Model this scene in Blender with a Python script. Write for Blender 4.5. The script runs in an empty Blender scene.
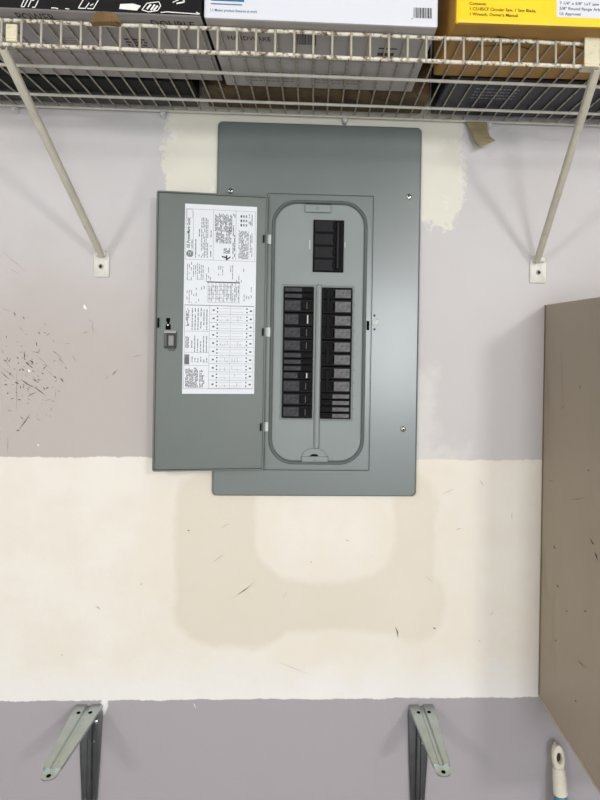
import bpy, bmesh, math, random
from mathutils import Vector, Matrix

random.seed(7)
scene = bpy.context.scene
COL = scene.collection
R = math.radians

# ------------------------------------------------------------------ camera
FPX, PPX, PPY = 616.0, 342.0, 340.0            # focal length and principal point for a 600 x 800 frame
CAM = Vector((0.0, -1.10, 1.50))
ROT = Matrix.Rotation(R(-2.8), 3, 'Z') @ Matrix.Rotation(R(90), 3, 'X') @ Matrix.Rotation(R(0.95), 3, 'Z')
cd = bpy.data.cameras.new('camera')
cd.sensor_fit = 'VERTICAL'; cd.sensor_height = 24.0; cd.sensor_width = 18.0
cd.lens = FPX / 800.0 * 24.0
cd.shift_y = -(400.0 - PPY) / 800.0; cd.shift_x = (300.0 - PPX) / 800.0
cd.clip_start = 0.02; cd.clip_end = 50
cam = bpy.data.objects.new('camera', cd); COL.objects.link(cam)
cam.matrix_world = Matrix.Translation(CAM) @ ROT.to_4x4()
scene.camera = cam

# ------------------------------------------------------------------ world, lights, exposure
w = bpy.data.worlds.new('garage_ambient'); scene.world = w; w.use_nodes = True
bg = w.node_tree.nodes['Background']
bg.inputs['Color'].default_value = (0.97, 0.985, 1.0, 1); bg.inputs['Strength'].default_value = 2.3

def area(name, loc, target, sx, sy, energy, col):
    l = bpy.data.lights.new(name, 'AREA'); l.shape = 'RECTANGLE'; l.size = sx; l.size_y = sy
    l.energy = energy; l.color = col
    o = bpy.data.objects.new(name, l); COL.objects.link(o); o.location = loc
    o.rotation_euler = (Vector(target) - Vector(loc)).to_track_quat('-Z', 'Y').to_euler()
    return o
area('doorway_daylight', (0.70, -4.0, 1.46), (0.0, 0.0, 1.45), 0.55, 0.95, 42, (0.94, 0.97, 1.0))  # added area light in the open doorway for the bright highlight on the panel
area('hanging_lamp_right', (1.35, -3.0, 2.2), (0.2, 0.0, 1.4), 0.30, 0.22, 27, (1.0, 0.98, 0.95))
area('hanging_lamp_left', (-1.30, -2.4, 2.2), (-0.2, 0.0, 1.4), 0.30, 0.22, 15, (1.0, 0.98, 0.95))

vs = scene.view_settings
scene.display_settings.display_device = 'sRGB'
vs.view_transform = 'Standard'; vs.look = 'None'; vs.gamma = 1.0; vs.use_curve_mapping = False
vs.exposure = -0.30

# ------------------------------------------------------------------ helpers: where a pixel of the photograph lies on a plane of the room
def ray(px, py):
    return ROT @ Vector(((px - PPX) / FPX, -(py - PPY) / FPX, -1.0))
def on_plane(px, py, p, n):
    d = ray(px, py); p = Vector(p); n = Vector(n)
    return CAM + d * ((p - CAM).dot(n) / d.dot(n))
def wp(px, py, Y=0.0):
    return on_plane(px, py, (0, Y, 0), (0, 1, 0))
def wz(px, py, Z):
    return on_plane(px, py, (0, 0, Z), (0, 0, 1))
def X(px, py, Y=0.0): return wp(px, py, Y).x
def Z(px, py, Y=0.0): return wp(px, py, Y).z

def lin(c):
    return tuple(((v / 255) / 12.92 if v / 255 <= 0.04045 else ((v / 255 + 0.055) / 1.055) ** 2.4) for v in c) + (1.0,)

# ------------------------------------------------------------------ materials
class NT:
    """tiny node-graph writer"""
    def __init__(s, name):
        s.m = bpy.data.materials.new(name); s.m.use_nodes = True
        s.t = s.m.node_tree; s.b = s.t.nodes['Principled BSDF']
    def n(s, kind, **kw):
        nd = s.t.nodes.new(kind)
        for k, v in kw.items(): setattr(nd, k, v)
        return nd
    def put(s, sock, v):
        if hasattr(v, 'is_output') or isinstance(v, bpy.types.NodeSocket): s.t.links.new(v, sock)
        else: sock.default_value = v
    def math(s, op, a, b=None, c=None, clamp=False):
        nd = s.n('ShaderNodeMath', operation=op, use_clamp=clamp)
        for i, v in enumerate((a, b, c)):
            if v is not None: s.put(nd.inputs[i], v)
        return nd.outputs[0]
    def add(s, a, b): return s.math('ADD', a, b)
    def sub(s, a, b): return s.math('SUBTRACT', a, b)
    def mul(s, a, b): return s.math('MULTIPLY', a, b)
    def mx(s, a, b): return s.math('MAXIMUM', a, b)
    def mn(s, a, b): return s.math('MINIMUM', a, b)
    def ramp(s, v, a, b, lo=0.0, hi=1.0):
        nd = s.n('ShaderNodeMapRange', interpolation_type='SMOOTHSTEP')
        s.put(nd.inputs[0], v)
        for i, q in enumerate((a, b, lo, hi)): nd.inputs[i + 1].default_value = q
        return nd.outputs[0]
    def mix(s, fac, a, b, blend='MIX'):
        nd = s.n('ShaderNodeMix', data_type='RGBA', blend_type=blend)
        s.put(nd.inputs[0], fac); s.put(nd.inputs[6], a); s.put(nd.inputs[7], b)
        return nd.outputs[2]
    def coord(s):
        return s.n('ShaderNodeTexCoord').outputs['Object']
    def scaled(s, v, sc):
        nd = s.n('ShaderNodeMapping'); s.put(nd.inputs[0], v); nd.inputs['Scale'].default_value = sc
        return nd.outputs[0]
    def noise(s, v, scale, detail=3.0, rough=0.55):
        nd = s.n('ShaderNodeTexNoise'); s.put(nd.inputs['Vector'], v)
        nd.inputs['Scale'].default_value = scale; nd.inputs['Detail'].default_value = detail
        nd.inputs['Roughness'].default_value = rough
        return nd.outputs[0]
    def bump(s, h, strength, dist):
        nd = s.n('ShaderNodeBump'); s.put(nd.inputs['Height'], h)
        nd.inputs['Strength'].default_value = strength; nd.inputs['Distance'].default_value = dist
        s.t.links.new(nd.outputs[0], s.b.inputs['Normal'])

MATS = {}
def mat(name, rgb, rough=0.5, metal=0.0, var=0.0, vscale=40, rgb2=None, lo=0.5, hi=0.7, bump=0.0, bscale=200, stretch=(1, 1, 1), spec=None, coat=0.0):
    if name in MATS: return MATS[name]
    t = NT(name); b = t.b
    b.inputs['Roughness'].default_value = rough; b.inputs['Metallic'].default_value = metal
    if spec is not None: b.inputs['Specular IOR Level'].default_value = spec
    if coat: b.inputs['Coat Weight'].default_value = coat; b.inputs['Coat Roughness'].default_value = 0.15
    c = lin(rgb)
    co = t.scaled(t.coord(), stretch)
    col = None
    if var:
        n = t.noise(co, vscale, 4)
        k = t.ramp(n, 0.3, 0.7, 1 - var, 1 + var)
        nd = t.n('ShaderNodeVectorMath', operation='SCALE'); nd.inputs[0].default_value = c[:3]
        t.put(nd.inputs['Scale'], k); col = nd.outputs[0]
    if rgb2:
        n2 = t.noise(co, vscale * 1.7, 5, 0.65)
        col = t.mix(t.ramp(n2, lo, hi), col if col is not None else c, lin(rgb2))
    if col is not None: t.t.links.new(col, b.inputs['Base Color'])
    else: b.inputs['Base Color'].default_value = c
    if bump: t.bump(t.noise(co, bscale, 3), bump, 0.002)
    MATS[name] = t.m
    return t.m

# ------------------------------------------------------------------ mesh builder
ORG = {}
class MB:
    def __init__(s): s.v = []; s.f = []; s.m = []
    def add(s, vs_, fs, mi=0):
        o = len(s.v); s.v += [Vector(v) for v in vs_]
        s.f += [tuple(i + o for i in f) for f in fs]; s.m += [mi] * len(fs)
        return s
    def box(s, x0, x1, y0, y1, z0, z1, mi=0, bev=0.0, seg=1, xf=None):
        bm = bmesh.new()
        bmesh.ops.create_cube(bm, size=1.0)
        for v in bm.verts:
            v.co = Vector((x0 if v.co.x < 0 else x1, y0 if v.co.y < 0 else y1, z0 if v.co.z < 0 else z1))
        if bev: bmesh.ops.bevel(bm, geom=list(bm.edges), offset=bev, segments=seg, affect='EDGES', profile=0.5)
        bmesh.ops.recalc_face_normals(bm, faces=list(bm.faces))
        bm.verts.index_update()
        vv = [(xf @ v.co if xf else v.co.copy()) for v in bm.verts]
        s.add(vv, [[v.index for v in f.verts] for f in bm.faces], mi); bm.free()
        return s
    def tube(s, pts, r, n=8, mi=0, cap=True):
        pts = [Vector(p) for p in pts]; rs = r if isinstance(r, (list, tuple)) else [r] * len(pts)
        vv = []; up = None
        for i, p in enumerate(pts):
            a = pts[max(i - 1, 0)]; b = pts[min(i + 1, len(pts) - 1)]
            d = (b - a).normalized()
            if up is None:
                up = Vector((0, 0, 1)) if abs(d.z) < 0.9 else Vector((1, 0, 0))
            u = d.cross(up).normalized(); up = u.cross(d).normalized()
            for k in range(n):
                t = 2 * math.pi * k / n
                vv.append(p + (u * math.cos(t) + up * math.sin(t)) * rs[i])
        ff = []
        for i in range(len(pts) - 1):
            for k in range(n):
                k2 = (k + 1) % n
                ff.append((i * n + k, i * n + k2, (i + 1) * n + k2, (i + 1) * n + k))
        if cap:
            ff.append(tuple(range(n))[::-1]); ff.append(tuple((len(pts) - 1) * n + k for k in range(n)))
        return s.add(vv, ff, mi)
    def loft(s, loops, mi=0, cap_end=True, cap_start=False):
        n = len(loops[0]); vv = [p for l in loops for p in l]; ff = []
        for i in range(len(loops) - 1):
            for k in range(n):
                k2 = (k + 1) % n
                ff.append((i * n + k, i * n + k2, (i + 1) * n + k2, (i + 1) * n + k))
        if cap_end: ff.append(tuple((len(loops) - 1) * n + k for k in range(n)))
        if cap_start: ff.append(tuple(range(n))[::-1])
        return s.add(vv, ff, mi)
    def prism(s, poly, off, mi=0):
        """poly: 3-D points, extruded by the vector off"""
        n = len(poly); a = [Vector(p) for p in poly]; b = [p + Vector(off) for p in a]
        ff = [tuple(range(n)), tuple(range(2 * n - 1, n - 1, -1))]
        ff += [((k + 1) % n, k, n + k, n + (k + 1) % n) for k in range(n)]
        return s.add(a + b, ff, mi)
    def build(s, name, mats, parent=None, origin=None, smooth=None, fix=True):
        xs = [v.x for v in s.v]; ys = [v.y for v in s.v]; zs = [v.z for v in s.v]
        if origin is None:
            origin = Vector(((min(xs) + max(xs)) / 2, (min(ys) + max(ys)) / 2, min(zs)))
        origin = Vector(origin)
        me = bpy.data.meshes.new(name)
        me.from_pydata([v - origin for v in s.v], [], s.f)
        if not isinstance(mats, (list, tuple)): mats = [mats]
        for m_ in mats: me.materials.append(m_)
        me.polygons.foreach_set('material_index', s.m)
        if fix:
            bm = bmesh.new(); bm.from_mesh(me); bmesh.ops.recalc_face_normals(bm, faces=list(bm.faces)); bm.to_mesh(me); bm.free()
        if smooth is not None:
            me.shade_smooth(); me.set_sharp_from_angle(angle=R(smooth))
        me.update()
        return link(name, me, origin, parent)

def link(name, data, origin, parent=None):
    o = bpy.data.objects.new(name, data); COL.objects.link(o)
    origin = Vector(origin)
    if parent is not None:
        o.parent = parent; o.location = origin - ORG[parent]
    else: o.location = origin
    ORG[o] = origin
    return o
def clone(src, origin, parent=None):
    o = src.copy(); COL.objects.link(o); origin = Vector(origin)
    o.parent = parent; o.location = origin - (ORG[parent] if parent else Vector())
    ORG[o] = origin
    return o
def empty(name, loc):
    o = link(name, None, loc); o.empty_display_size = 0.05
    return o
def tag(o, label=None, cat=None, group=None, kind=None):
    if label: o['label'] = label
    if cat: o['category'] = cat
    if group: o['group'] = group
    if kind: o['kind'] = kind
    return o

def rrect(x0, x1, z0, z1, r, y, k=8):
    """rounded rectangle loop in the plane Y = y"""
    out = []
    for (cx, cz, a0) in ((x1 - r, z1 - r, 0), (x0 + r, z1 - r, 90), (x0 + r, z0 + r, 180), (x1 - r, z0 + r, 270)):
        for i in range(k + 1):
            a = R(a0 + 90 * i / k)
            out.append(Vector((cx + r * math.cos(a), y, cz + r * math.sin(a))))
    return out

FONT = {}
def text_shape(txt, bold=False):
    """flat triangles of a line of text, height of capitals = 1, starting at x = 0"""
    key = txt
    if key in FONT: return FONT[key]
    cu = bpy.data.curves.new('lettering', 'FONT'); cu.body = txt; cu.size = 1.0; cu.resolution_u = 2; cu.offset = 0.014; cu.fill_mode = 'FRONT'
    ob = bpy.data.objects.new('lettering', cu); COL.objects.link(ob)
    dg = bpy.context.evaluated_depsgraph_get()
    me = bpy.data.meshes.new_from_object(ob.evaluated_get(dg))
    vv = [v.co.copy() for v in me.vertices]; ff = [tuple(p.vertices) for p in me.polygons]
    bpy.data.objects.remove(ob); bpy.data.curves.remove(cu); bpy.data.meshes.remove(me)
    wmax = max((v.x for v in vv), default=1.0)
    FONT[key] = ([v / 0.69 for v in vv], ff, wmax / 0.69)
    return FONT[key]
def text(mb, txt, p, ex, ez, height, mi=0, width=None):
    vv, ff, wd = text_shape(txt)
    sx = height if width is None else width / wd
    ex = Vector(ex).normalized(); ez = Vector(ez).normalized(); p = Vector(p)
    mb.add([p + ex * (v.x * sx) + ez * (v.y * height) for v in vv], ff, mi)
def quad(mb, p, ex, ez, x0, x1, z0, z1, mi=0):
    p = Vector(p); ex = Vector(ex); ez = Vector(ez)
    mb.add([p + ex * x0 + ez * z0, p + ex * x1 + ez * z0, p + ex * x1 + ez * z1, p + ex * x0 + ez * z1], [(0, 1, 2, 3)], mi)

# ================================================================== SETTING
# ---- wall with its paint history
def wall_material():
    t = NT('painted_drywall'); co = t.coord()
    sep = t.n('ShaderNodeSeparateXYZ'); t.put(sep.inputs[0], co)
    x, z = sep.outputs[0], sep.outputs[2]
    nf = t.sub(t.noise(co, 130, 4, 0.6), 0.5)      # ragged brush edges
    nm = t.sub(t.noise(co, 32, 4, 0.6), 0.5)
    nl = t.sub(t.noise(co, 9, 3, 0.5), 0.5)
    nb = t.noise(co, 2.2, 3, 0.5)
    def wob(a, b, c): return t.add(t.add(t.mul(nf, a), t.mul(nm, b)), t.mul(nl, c))
    def line(p, q):
        """height of the straight line through two points of the wall, as a function of x"""
        a, b = wp(*p), wp(*q); k = (b.z - a.z) / (b.x - a.x)
        return t.add(t.mul(x, k), a.z - k * a.x)
    def ell(px, py, rx, ry, d=None):
        c = wp(px, py); rx /= 560.; ry /= 560.
        dx = t.mul(t.sub(x, c.x), 1 / rx); dz = t.mul(t.sub(z, c.z), 1 / ry)
        r = t.math('SQRT', t.add(t.mul(dx, dx), t.mul(dz, dz)))
        return t.mul(t.sub(r, 1.0), min(rx, ry))          # about metres, negative inside
    def bx(x0, y0, x1, y1, rad=8):
        a = wp(x0, y1); b = wp(x1, y0); rad /= 560.
        dx = t.sub(t.math('ABSOLUTE', t.sub(x, (a.x + b.x) / 2)), (b.x - a.x) / 2 - rad)
        dz = t.sub(t.math('ABSOLUTE', t.sub(z, (a.z + b.z) / 2)), (b.z - a.z) / 2 - rad)
        ox = t.mx(dx, 0.0); oz = t.mx(dz, 0.0)
        return t.sub(t.math('SQRT', t.add(t.mul(ox, ox), t.mul(oz, oz))), rad)
    def soft(sd, wd, amp): return t.ramp(t.add(sd, amp), wd, -wd)
    # cream band where a cabinet once hung
    edge = wob(0.004, 0.008, 0.010)
    dtop = t.sub(z, line((0, 457), (540, 460)))
    dbot = t.sub(line((0, 701), (540, 697)), z)
    band = t.mx(dtop, dbot)
    cream = soft(band, 0.0012, edge)
    # bare patch of old paint around the upper half of the panel, ragged at both sides
    patch = t.mn(bx(168, 96, 462, 200, 14), ell(440, 172, 24, 50))
    patch = t.mn(patch, bx(172, 150, 438, 214, 6))
    pedge = wob(0.025, 0.065, 0.06)
    pm = soft(patch, 0.004, pedge)
    rim = t.mul(t.ramp(t.math('ABSOLUTE', t.add(patch, pedge)), 0.012, 0.0), t.ramp(nm, -0.02, 0.16))
    smear = t.mul(soft(t.mn(bx(405, 370, 436, 470, 8), bx(418, 448, 470, 470, 4)), 0.02, wob(0.02, 0.06, 0.03)), 0.35)
    # colours
    lav = t.mix(t.ramp(nb, 0.35, 0.65), lin((205, 203, 204)), lin((201, 197, 197)))
    lav = t.mix(t.mul(soft(ell(60, 400, 190, 130), 0.14, t.mul(nl, 0.2)), 0.85), lav, lin((186, 177, 172)))
    lav = t.mix(t.mul(soft(ell(480, 390, 110, 80), 0.10, t.mul(nl, 0.1)), 0.15), lav, lin((190, 180, 180)))
    lav = t.mix(t.ramp(z, Z(300, 600), Z(300, 560)), lin((168, 163, 167)), lav)      # a later, greyer coat below the band
    crm = t.mix(t.ramp(t.add(nl, t.mul(nm, 0.4)), -0.25, 0.3), lin((236, 231, 222)), lin((231, 224, 211)))
    old = lin((229, 227, 212))
    # tan glue stain below the panel
    hole = bx(256, 420, 396, 582, 44)
    st = t.mn(bx(172, 470, 300, 646, 40), bx(240, 470, 436, 633, 26))
    st = t.mn(st, ell(416, 606, 30, 38))
    st = t.mx(st, t.mul(hole, -1.0))
    fade = t.ramp(x, X(330, 560), X(420, 520), 1.0, 0.72)
    sm = t.mul(soft(st, 0.009, wob(0.004, 0.024, 0.045)), fade)
    crm = t.mix(t.ramp(t.add(z, t.mul(nl, 0.15)), Z(300, 640), Z(300, 700), 0.0, 0.7), crm, lin((236, 236, 235)))
    crm = t.mix(t.mul(sm, 0.62), crm, lin((212, 202, 184)))
    halo = soft(t.sub(st, 0.05), 0.04, t.mul(nl, 0.08))
    crm = t.mix(t.mul(halo, 0.25), crm, lin((226, 217, 200)))
    c = t.mix(smear, lav, lin((238, 232, 224)))
    c = t.mix(t.mul(pm, 0.85), c, old)
    c = t.mix(t.mul(rim, 0.7), c, lin((240, 239, 232)))
    c = t.mix(cream, c, crm)
    drip = soft(ell(104.5, 702, 3.2, 12), 0.002, wob(0.004, 0.006, 0))
    c = t.mix(drip, c, lin((236, 235, 233)))
    # grime: faint mottling and a few fine specks
    grime = t.ramp(t.noise(co, 55, 5, 0.7), 0.62, 0.80)
    c = t.mix(t.mul(grime, 0.10), c, lin((120, 110, 100)))
    t.t.links.new(c, t.b.inputs['Base Color'])
    t.b.inputs['Roughness'].default_value = 0.55
    t.b.inputs['Specular IOR Level'].default_value = 0.3
    h = t.add(t.add(t.mul(t.noise(co, 160, 3), 0.35), t.mul(t.noise(co, 14, 3), 0.8)), t.mul(t.add(cream, pm), -0.25))
    t.bump(h, 0.22, 0.003)
    return t.m

mb = MB().box(-1.9, 1.9, 0.0, 0.10, 0.0, 2.75)
wall = tag(mb.build('wall_back', wall_material(), origin=(0, 0, 0)), 'scuffed lavender drywall with a cream unpainted band and tan stain', kind='structure')
mb = MB().box(-1.9, 1.9, -4.2, 0.0, -0.08, 0.0)
tag(mb.build('floor', mat('concrete', (158, 155, 150), 0.8, var=0.15, vscale=6, bump=0.3)), 'grey concrete garage floor', kind='structure')

# ---- the rest of the garage shell: plain walls, ceiling and the header over the open vehicle door behind the camera
SHELL = mat('garage_drywall', (196, 192, 188), 0.7, var=.05, vscale=3)
for nm_, b_, lb_ in (('wall_left', (-2.0, -1.9, -4.2, 0.0, 0.0, 2.75), 'plain drywall side wall left of the shelf'), ('wall_right', (1.9, 2.0, -4.2, 0.0, 0.0, 2.75), 'plain drywall side wall right of the cabinet'),
                     ('ceiling', (-2.0, 2.0, -4.3, 0.1, 2.75, 2.85), 'plain drywall garage ceiling'), ('wall_front', (-2.0, 2.0, -4.3, -4.2, 2.15, 2.75), 'drywall header over the open garage door')):
    tag(MB().box(*b_).build(nm_, SHELL), lb_, kind='structure')

# ---- scuffs and scratches on the wall: thin smears of grime lying on the paint
def strokes(mb, segs, plane=None, lift=0.0004):
    for (x0, y0, x1, y1, wd, mi) in segs:
        if plane is None:
            a, b = wp(x0, y0), wp(x1, y1); n = Vector((0, -1, 0))
        else:
            a, b = on_plane(x0, y0, *plane), on_plane(x1, y1, *plane); n = Vector(plane[1])
        d = (b - a)
        if d.length < 1e-5: continue
        d.normalize(); s_ = d.cross(n).normalized() * (wd / 560. / 2); o = n * lift
        m_ = (a + b) / 2 + s_ * random.uniform(-1.2, 1.2)
        mb.add([a + o, m_ - s_ + o, b + o, m_ + s_ + o], [(0, 1, 2, 3)], mi)
dark = mat('scuff_dark', (122, 110, 104), 0.8); mid = mat('scuff_mid', (166, 155, 150), 0.8); pale = mat('chip_pale', (244, 242, 236), 0.7)
sc = []
for zx0, zy0, zx1, zy1, wd, mi in [(90, 190, 92, 225, 1.2, 0), (64, 260, 62, 420, 0.8, 1), (115, 425, 68, 490, 1.4, 0), (60, 488, 75, 490, 1.6, 0), (30, 510, 28, 580, 0.8, 1),
        (130, 200, 195, 262, 0.7, 1), (195, 188, 240, 225, 0.9, 1), (160, 250, 215, 300, 0.6, 1), (75, 295, 130, 330, 1.2, 0), (120, 320, 175, 360, 1.2, 0), (0, 250, 60, 295, 0.9, 1),
        (0, 265, 40, 300, 0.9, 0), (140, 345, 100, 365, 1.0, 0), (225, 290, 240, 310, 1.6, 0), (200, 285, 212, 295, 1.3, 0), (210, 335, 205, 372, 0.8, 1), (165, 380, 200, 370, 0.8, 1),
        (5, 30, 40, 45, 0.8, 1), (50, 45, 57, 62, 1.4, 0), (85, 62, 92, 74, 1.3, 0), (70, 98, 88, 120, 0.7, 1), (170, 135, 190, 122, 1.4, 1), (198, 148, 206, 158, 1.2, 1),
        (240, 160, 268, 165, 0.8, 1), (270, 205, 287, 235, 0.9, 1), (215, 210, 240, 240, 1.0, 1), (330, 70, 352, 88, 0.8, 1), (345, 85, 350, 130, 0.9, 1), (310, 125, 335, 118, 1.2, 1),
        (495, 215, 535, 208, 1.1, 1), (420, 285, 440, 262, 1.3, 0), (395, 300, 405, 280, 0.9, 1), (110, 225, 125, 240, 1.6, 0), (95, 230, 112, 248, 1.8, 0), (190, 400, 196, 420, 1.1, 1), (135, 440, 155, 455, 0.9, 1)]:
    sc.append((zx0 / 3.75, 300 + zy0 / 3.75, zx1 / 3.75, 300 + zy1 / 3.75, wd, mi))
for i in range(115):
    a = random.gauss(25, 20); b = random.gauss(373, 24)
    if not (0 < a < 80 and 305 < b < 440): continue
    L = random.uniform(1.5, 5); th = random.gauss(0.7, 0.6)
    sc.append((a, b, a + L * math.cos(th), b + L * math.sin(th), random.uniform(0.7, 1.5), random.choice((0, 1, 1))))
sc += [(105 / 3.75, 300 + 258 / 3.75, 118 / 3.75, 300 + 268 / 3.75, 2.5, 2), (140 / 3.75, 435 + 34 / 3.75, 150 / 3.75, 435 + 38 / 3.75, 1.6, 2), (84, 304, 87, 310, 3.0, 2)]
sc += [(0, 249, 28, 273, 0.6, 1), (8, 268, 22, 275, 0.5, 1), (220, 528, 231, 523, 0.8, 3), (211, 564, 226, 553, 0.9, 3), (232, 599, 257, 580, 0.9, 3), (234, 597, 250, 586, 1.0, 2),
       (395, 626, 398, 638, 1.6, 0), (433, 627, 436, 629, 1.5, 0), (187, 530, 190, 531, 1.3, 0), (276, 661, 311, 675, 0.5, 3), (283, 600, 287, 590, 0.6, 3), (95, 606, 101, 610, 1.5, 3),
       (310, 562, 312, 563, 1.4, 3), (345, 540, 350, 541, 1.0, 3), (60, 655, 64, 655, 1.0, 3), (478, 640, 481, 641, 1.2, 3), (490, 615, 494, 612, 0.8, 3), (425, 575, 434, 583, 0.6, 3),
       (512, 520, 512, 512, 0.7, 3), (455, 530, 462, 528, 0.9, 3), (480, 480, 484, 486, 1.0, 3), (442, 494, 455, 488, 0.7, 3), (140, 585, 143, 583, 0.9, 3), (193, 702, 196, 709, 0.7, 2)]
mb = MB(); strokes(mb, sc)
tag(mb.build('scuff_marks', [dark, mid, pale, mat('scratch_faint', (196, 184, 166), .8)], wall), 'dark scuffs and fine scratches on the paint', kind='stuff')

# ================================================================== ELECTRICAL PANEL
GREY = mat('panel_grey_enamel', (98, 108, 106), 0.30, 0.0, var=0.03, vscale=8, bump=0.03, bscale=900, spec=0.8, coat=0.1)
DOORGREY = mat('door_grey_enamel', (99, 107, 102), 0.42, 0.0, var=0.03, vscale=9, bump=0.05, bscale=900, spec=0.5)
BLACK = mat('breaker_black', (22, 22, 24), 0.6, var=0.1, vscale=60, spec=.12)
BLACKT = mat('toggle_black', (6, 6, 7), 0.55, spec=.12)
LABELG = mat('breaker_label', (92, 92, 94), 0.45, var=0.35, vscale=160, spec=.3)
STEEL = mat('screw_steel', (205, 205, 200), 0.25, 1.0)
VOID = mat('slot_black', (8, 8, 8), 0.8, spec=.05)
Y0 = -0.012
cx0 = (X(218, 122, Y0) + X(211.5, 496, Y0)) / 2; cx1 = (X(422.6, 129, Y0) + X(415.6, 497, Y0)) / 2
cz1 = (Z(218, 120.3, Y0) + Z(422, 127.3, Y0)) / 2; cz0 = (Z(211.5, 496, Y0) + Z(415, 497, Y0)) / 2
panel = empty('electrical_panel', ((cx0 + cx1) / 2, 0, cz0))
tag(panel, 'grey metal breaker panel with its door swung open on the wall', 'breaker panel')
sx0 = (X(267.5, 195, Y0) + X(264, 470, Y0)) / 2; sx1 = (X(373, 197, Y0) + X(369, 470, Y0)) / 2
sz1 = Z(320, 195, Y0); sz0 = Z(316, 470, Y0)
ox0 = X(270.6, 330, Y0); ox1 = X(365.4, 330, Y0)
oz1 = Z(320, 201, Y0); oz0 = Z(316, 464, Y0)
def rr(x0, x1, z0, z1, r, y): return rrect(x0, x1, z0, z1, r, y, 9)
def inset(d, y, r=0.043): return rr(ox0 + d, ox1 - d, oz0 + d, oz1 - d, r - d, y)
mb = MB()
mb.loft([rr(cx0 - .002, cx1 + .002, cz0 - .002, cz1 + .002, .008, -0.0003), rr(cx0, cx1, cz0, cz1, .008, -.006),
         rr(cx0 + .0005, cx1 - .0005, cz0 + .0005, cz1 - .0005, .008, -.0095),
         rr(cx0 + .003, cx1 - .003, cz0 + .003, cz1 - .003, .007, Y0),
         rr(sx0 - .0012, sx1 + .0012, sz0 - .0012, sz1 + .0012, .002, Y0), rr(sx0, sx1, sz0, sz1, .002, Y0 + .0022),
         rr(sx0 + .001, sx1 - .001, sz0 + .001, sz1 - .001, .002, Y0 + .0022), rr(sx0 + .0015, sx1 - .0015, sz0 + .0015, sz1 - .0015, .002, Y0 + .0008),
         inset(-.0012, Y0 + .0008), inset(0.0002, Y0 - .0018), inset(.0016, Y0 - .0026), inset(.003, Y0 - .0018), inset(.0040, Y0 + .0015), inset(.0052, Y0 + .006)], cap_end=False)
cover = mb.build('cover', GREY, panel, smooth=32)
# dead front: the inner plate the breakers poke through
YD = Y0 + .006
DF = mat('deadfront_grey', (130, 138, 136), 0.42, var=0.03, vscale=12, spec=0.5)
mb = MB(); mb.loft([inset(.005, -.002), inset(.005, YD)])
dead = mb.build('dead_front', DF, panel, smooth=30)
def P(px, py, Y=YD): return wp(px, py, Y)
# central ridge with rounded top, arch at its foot
mb = MB(); a = P(319.2, 284, YD); b = P(316.2, 449, YD); xm = (a.x + b.x) / 2
mb.loft([rrect(xm - .0058, xm + .0058, b.z, a.z, .004, YD + .0005, 4), rrect(xm - .0046, xm + .0046, b.z + .001, a.z - .001, .004, YD - .0035, 4),
         rrect(xm - .0030, xm + .0030, b.z + .002, a.z - .002, .0028, YD - .0046, 4)])
mb.build('centre_ridge', DF, dead, smooth=40)
mb = MB(); c = P(314.2, 456.5); ww = .0215
arch = [(-ww, 0), (-ww * .93, .006), (-ww * .72, .0105), (-ww * .4, .0135), (0, .0145), (ww * .4, .0135), (ww * .72, .0105), (ww * .93, .006), (ww, 0)]
mb.prism([(c.x + p, YD + .0002, c.z + q) for p, q in arch], (0, -.0035, 0))
mb.build('arch_boss', DF, dead)
mb = MB(); mb.prism([(c.x - .009, YD - .0034, c.z + .0005), (c.x + .009, YD - .0034, c.z + .0005), (c.x + .004, YD - .0034, c.z + .0048), (c.x - .004, YD - .0034, c.z + .0048)], (0, -.0004, 0))
mb.build('arch_slot', VOID, dead)
for (x0, y0, x1, y1) in ((305, 205.5, 331, 212.5), (301.5, 456, 328, 462.8)):
    a = P(x0, y1); b = P(x1, y0)
    mb = MB().box(a.x, b.x, YD - .0050, YD, a.z, b.z, 0, .0008)
    mb.build('latch_tab', DF, panel)
    mb = MB(); mc = Vector(((a.x + b.x) / 2, YD - .0049, (a.z + b.z) / 2))
    mb.tube([mc, mc + Vector((0, -.0006, 0)), mc + Vector((0, -.0013, 0))], [.0030, .0030, .0018], 10); mb.build('tab_rivet', DF, panel, smooth=40)
# frames of the two breaker columns and the main breaker window
colL = (X(283.0, 350, YD), X(312.8, 350, YD)); colR = (X(321.2, 350, YD), X(351.2, 350, YD))
def crop(zx, zy): return 275 + zx / 5.52, 280 + zy / 5.52
def zrow(zy): return Z(317, 280 + zy / 5.52, YD)
def frame(x0, x1, z0, z1, name='window_frame'):
    m_ = MB()
    def L(d, y): return rrect(x0 - d, x1 + d, z0 - d, z1 + d, .0016, y, 2)
    m_.loft([L(.0042, YD + .0003), L(.0034, YD - .0016), L(.0012, YD - .0024), L(.0002, YD - .0014), L(.0, YD + .0008)], cap_end=False)
    m_.build(name, DF, dead, smooth=35)
    m_ = MB().box(x0 - .0004, x1 + .0004, YD - .0012, YD + .0006, z0 - .0004, z1 + .0004)
    m_.build('window_opening', VOID, dead)
zt = zrow(40); zb = zrow(762)
frame(colL[0], colL[1], zb, zt); frame(colR[0], colR[1], zrow(764), zrow(42))
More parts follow.
